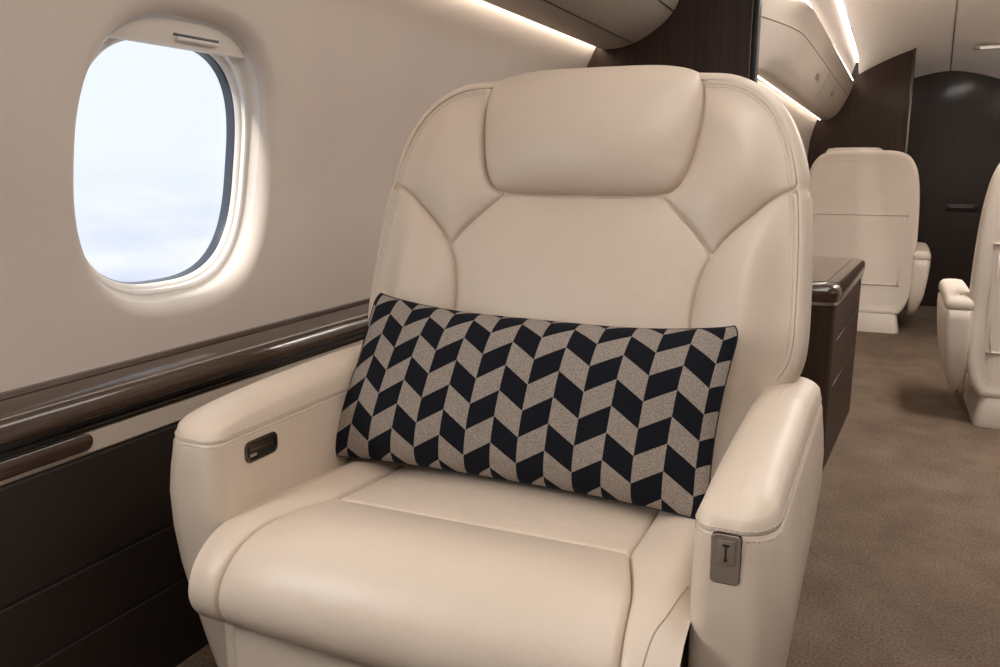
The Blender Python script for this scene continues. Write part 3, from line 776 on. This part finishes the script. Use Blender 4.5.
cupm = mesh_obj('handle_cup', [tuple(p) for p in ring_x(hy, hz, .028, .0072, .0102, xl+.0012)], [tuple(range(48))], M_BLACK, seat, smooth=False); sub(cupm, rc)
lever = box('handle_lever', (xl+.001, hy-.026, hz+.000), (xl+.0032, hy+.024, hz+.0085), M_DKMETAL, None, .001); lever.location = tuple(np.array(lever.location)-np.array(seat['_o'])); sub(lever, rc)
knob = box('handle_catch', (xl+.001, hy-.025, hz-.007), (xl+.004, hy-.012, hz-.003), M_METAL, None, .0012); knob.location = tuple(np.array(knob.location)-np.array(seat['_o'])); sub(knob, rc)
# switch plate on the front of the right armrest
def ring_y(cx, cz, a, r_, hh, y, n=8, lean=0):
    out = []
    for i in range(4*n):
        t_ = 2*math.pi*(i+.5)/(4*n); c, s_ = math.cos(t_), math.sin(t_)
        z = cz+math.copysign(hh-r_, s_)+r_*s_; out.append((cx+math.copysign(a-r_, c)+r_*c, y+lean*(z-cz), z))
    return out
px, pz, py = XC+.3355, .6005, .7775
bz_ = loft('switch_bezel', [ring_y(px, pz, .0145, .006, .0262, py+.006), ring_y(px, pz, .0145, .006, .0262, py+.0010), ring_y(px, pz, .0142, .0055, .0258, py+.0002), ring_y(px, pz, .0140, .005, .0252, py)], M_DKMETAL, seat)
bz_['label'] = 'grey metal seat control plate'
pl = loft('switch_plate', [ring_y(px, pz, .0137, .0048, .0249, py+.003), ring_y(px, pz, .0137, .0048, .0249, py-.0008), ring_y(px, pz, .0132, .0044, .0244, py-.0013)], M_PLATE, seat); sub(pl, bz_)
def sb(name, lo, hi, m, bev):
    o = box(name, lo, hi, m, None, bev, 2); o.location = tuple(np.array(o.location)-np.array(seat['_o'])); return sub(o, bz_)
sb('switch_key', (px-.0085, py-.0022, pz-.0055), (px+.0085, py-.0010, pz+.0195), M_PLATE, .0006)
sb('switch_mark', (px-.0009, py-.0027, pz+.0005), (px+.0009, py-.0020, pz+.015), M_ICON, .0002)
sb('switch_mark', (px-.0034, py-.0027, pz+.0135), (px+.0034, py-.0020, pz+.0158), M_ICON, .0002)
sb('switch_mark', (px-.0016, py-.0027, pz-.0020), (px+.0016, py-.0020, pz+.0010), M_ICON, .0003)
# pedestal
box('pedestal', (XC-.22, .92, 0), (XC+.22, 1.30, .10), M_BEIGE, seat, .01)

# ------------------------------------------------------------------ pillow
pil_o = (-.455, 1.10, .54)
pil = empty('throw_pillow', pil_o, 'rectangular pillow in black and taupe chevron knit leaning on the seat back', 'pillow')
PW, PH, PT = .288, .142, .062
c_mid = Vector((-.457, 1.113, .648))
bl = Vector((-.764, 1.035, .530)); br = Vector((-.170, 1.030, .527)); tl = Vector((-.738, 1.165, .767)); tr_ = Vector((-.158, 1.158, .757))
e_u = ((br-bl)+(tr_-tl)).normalized(); e_v = ((tl-bl)+(tr_-br)); e_v = (e_v-e_u*e_v.dot(e_u)).normalized(); e_n = e_u.cross(e_v).normalized()
nu, nv = 90, 46; V = []; UV = []; F = []
def pil_pt(u, v, side):
    """u,v in -1..1"""
    au, av = abs(u), abs(v)
    # corners reach out, edges draw in a little
    rc_ = .010*(au*av)**14
    x = u*(PW-.010*(1-v*v)*au**3-rc_); y = v*(PH-(.021 if v > 0 else .009)*(1-au**2.6)*av**3)
    base = (bl*(1-(u+1)/2)*(1-(v+1)/2)+br*((u+1)/2)*(1-(v+1)/2)+tl*(1-(u+1)/2)*((v+1)/2)+tr_*((u+1)/2)*((v+1)/2))
    base = base+e_u*(x-u*PW)+e_v*(y-v*PH)
    p = 2.3
    t_ = ((1-au**p)*(1-av**p))
    t_ = max(0, t_)**.62
    wob = .004*math.sin(3.1*u+1.2*v)+.003*math.sin(5*u*v+2*v)
    return base+e_n*side*(PT*t_+wob*t_*(1 if side > 0 else 0))
def warp(t): return math.sin(t*math.pi/2)*.35+t*.65
for side in (1, -1):
    for j in range(nv+1):
        for i in range(nu+1):
            u, v = warp(-1+2*i/nu), warp(-1+2*j/nv)
            V.append(pil_pt(u, v, side)); UV.append((u*PW*1.02, v*PH*1.04+.0))
n1_ = (nu+1)*(nv+1)
for side in (0, 1):
    for j in range(nv):
        for i in range(nu):
            a = side*n1_+j*(nu+1)+i; q = (a, a+1, a+nu+2, a+nu+1); F.append(q if side == 0 else q[::-1])
cov = mesh_obj('pillow_cover', V, F, M_PILLOW, pil, uv=UV)
edge = [pil_pt(warp(-1+2*i/nu), -1, 1) for i in range(nu)]+[pil_pt(1, warp(-1+2*j/nv), 1) for j in range(nv)]+[pil_pt(warp(1-2*i/nu), 1, 1) for i in range(nu)]+[pil_pt(-1, warp(1-2*j/nv), 1) for j in range(nv)]
tube('pillow_seam', edge, .0011, M_PIPING, pil, 6, True)

# ------------------------------------------------------------------ console beyond the seat
cs = empty('storage_console', (-.35, 3.2, 0), 'dark walnut console with a metal line under its rounded top, beside the aisle', 'console')
def rr_xy(x0, x1, y0, y1, r_, z, lean=0): return [(x+(y-2.77)*.068, y, z) for x, y in rrect(x0, x1, y0, y1, r_, r_, 6)]
x1 = -.108
def csr(z, grow=0): 
    t_ = z/.55; return rr_xy(-.47, x1+.004*t_+grow, 2.77-grow, 3.62+grow, .035, z)
loft('console_body', [csr(z) for z in (0, .06, .15, .25, .35, .45, .545)], M_WOODV, cs, ang=50)
loft('metal_line', [csr(.545, -.002), csr(.545, .004), csr(.555, .004), csr(.555, -.002)], M_METAL, cs, ang=50)
loft('console_top', [csr(.555, .0), csr(.556, .006), csr(.575, .010), csr(.595, .009), csr(.606, .003), csr(.612, -.010), csr(.613, -.035)], M_WOOD, cs, ang=60)
loft('top_inlay', [csr(.6125, -.036), csr(.6145, -.036), csr(.6145, -.04)], M_WOOD, cs, ang=60)
for zz in (.42, .27):
    yy0, yy1 = 2.83, 3.56
    q = -.108+.004*zz/.55
    tube('drawer_gap', [(q+.0005+(yy0-2.77)*.068, yy0, zz), (q+.0005+(yy1-2.77)*.068, yy1, zz)], .0025, M_BLACK, cs)

# ------------------------------------------------------------------ empty seats further aft
def aft_seat(label, loc):
    e = empty('cabin_seat', loc, label, 'cabin seat'); X0, Yb, _ = loc
    # shell: outline seen from behind
    half = spline([(0, 1.052), (.10, 1.052), (.18, 1.045), (.240, 1.018), (.280, .955), (.300, .87), (.311, .76), (.317, .60), (.317, .44), (.312, .30), (.295, .19), (.262, .125), (.22, .108), (0, .105)], 6)
    h_ = T(half); ol = h_+[(-x, z) for x, z in h_[::-1][1:-1]]
    O = np.array(ol); tn = np.roll(O, -1, 0)-np.roll(O, 1, 0); tn /= np.linalg.norm(tn, axis=1)[:, None]; nn = np.stack([tn[:, 1], -tn[:, 0]], 1)
    if .5*np.sum(O[:, 0]*np.roll(O, -1, 0)[:, 1]-np.roll(O, -1, 0)[:, 0]*O[:, 1]) < 0: nn = nn
    inw = -nn
    cen = np.array([0, .58])
    sg = np.sign(np.sum((cen-O)*inw, axis=1).mean()); inw = inw*sg
    R_ = []
    for off, dep in ((.06, .012), (.03, .004), (.014, .001), (.004, .006), (0, .016), (0, .05), (.004, .10), (.02, .13), (.05, .14)):
        P_ = O+inw*off
        lean = np.clip(P_[:, 1]-.45, 0, 1)*(-.10)
        R_.append([(X0+p[0], Yb+dep+.06+l, p[1]) for p, l in zip(P_, lean)])
    loft('seat_back', R_, M_AFT, e, ang=60)
    yb = lambda z: Yb+.06+.0+max(0, z-.45)*(-.10)
    def line(pts, off=.0): return [(X0+x, yb(z)-.001+.0, z) for x, z in pts]
    for zz, w_ in ((.69, .262), (.435, .225), (.285, .245)):
        tube('cover_joint', [(X0+x, yb(zz)+.0035+.010*(abs(x)/.28)**6, zz) for x in np.linspace(-w_, w_, 17)], .0042, M_AFT, e, 6)
        tube('cover_joint', [(X0+x, yb(zz-.004)+.0010+.010*(abs(x)/.28)**6, zz-.005) for x in np.linspace(-w_, w_, 17)], .0016, M_SEAM, e, 6)
    for s in (1, -1):
        tube('cover_joint', [(X0+s*x, yb(z)+.006, z) for x, z in ((.238, .69), (.242, .58), (.242, .45), (.238, .33), (.232, .285))], .0032, M_AFT, e, 6)
    # headrest lip over the top
    hr = [(-.20, 1.043), (-.20, 1.060), (-.185, 1.070), (0, 1.073), (.085, 1.072), (.10, 1.064), (.105, 1.050)]
    loft('headrest', [[(X0+x, Yb+y_, z) for x, z in [(-.20, 1.00), (-.203, 1.045), (-.19, 1.062), (-.15, 1.067), (0, 1.069), (.07, 1.067), (.092, 1.060), (.10, 1.045), (.10, 1.00)]] for y_ in (.012, .06, .14)]
         , M_AFT, e, ang=60)
    # seat cushion, arms, pedestal
    box('seat_cushion', (X0-.25, Yb+.18, .30), (X0+.25, Yb+.60, .46), M_AFT, e, .04, 5)
    for s in (1, -1):
        R_ = []
        for z, xi, xo, yf in ((.10, .30, .335, .16), (.14, .300, .355, .11), (.22, .298, .378, .07), (.32, .298, .390, .055), (.40, .298, .396, .05), (.436, .298, .396, .05), (.439, .302, .392, .054)):
            R_.append([(X0+s*x, Yb+y, z) for x, y in rrect(xi, xo, yf, .55, .022, .02, 6)])
        loft('arm_body', R_, M_AFT, e, ang=60)
        R_ = [[(X0+s*x, Yb+y, z+.012*min(1, max(0, (y-.05)/.2))) for x, y in rrect(.298+d, .396-d, .05+d, .55-d, max(.022-d*.3, .004), max(.02-d*.3, .004), 6)] for d, z in ((.004, .440), (0, .445), (0, .463), (.004, .475), (.014, .485), (.03, .489), (.045, .490))]
        loft('arm_pad', R_, M_AFT, e, ang=60)
    R_ = [[(X0+x, Yb+y, z) for x, y in rrect(-w_, w_, .03+t2, .50, .03, .03, 6)] for z, w_, t2 in ((0, .262, .02), (.012, .264, .018), (.09, .250, .03), (.112, .246, .035))]
    loft('pedestal', R_, M_AFT, e, ang=60)
    return e
aft_seat('cream leather seat seen from behind at the end of the aisle, beyond the dark console', (-.115, 5.35, 0))
aft_seat('cream leather seat seen from behind at the right edge, cut off by the picture', (.645, 3.50, 0))

for o in bpy.data.objects:
    if '_o' in o: del o['_o']
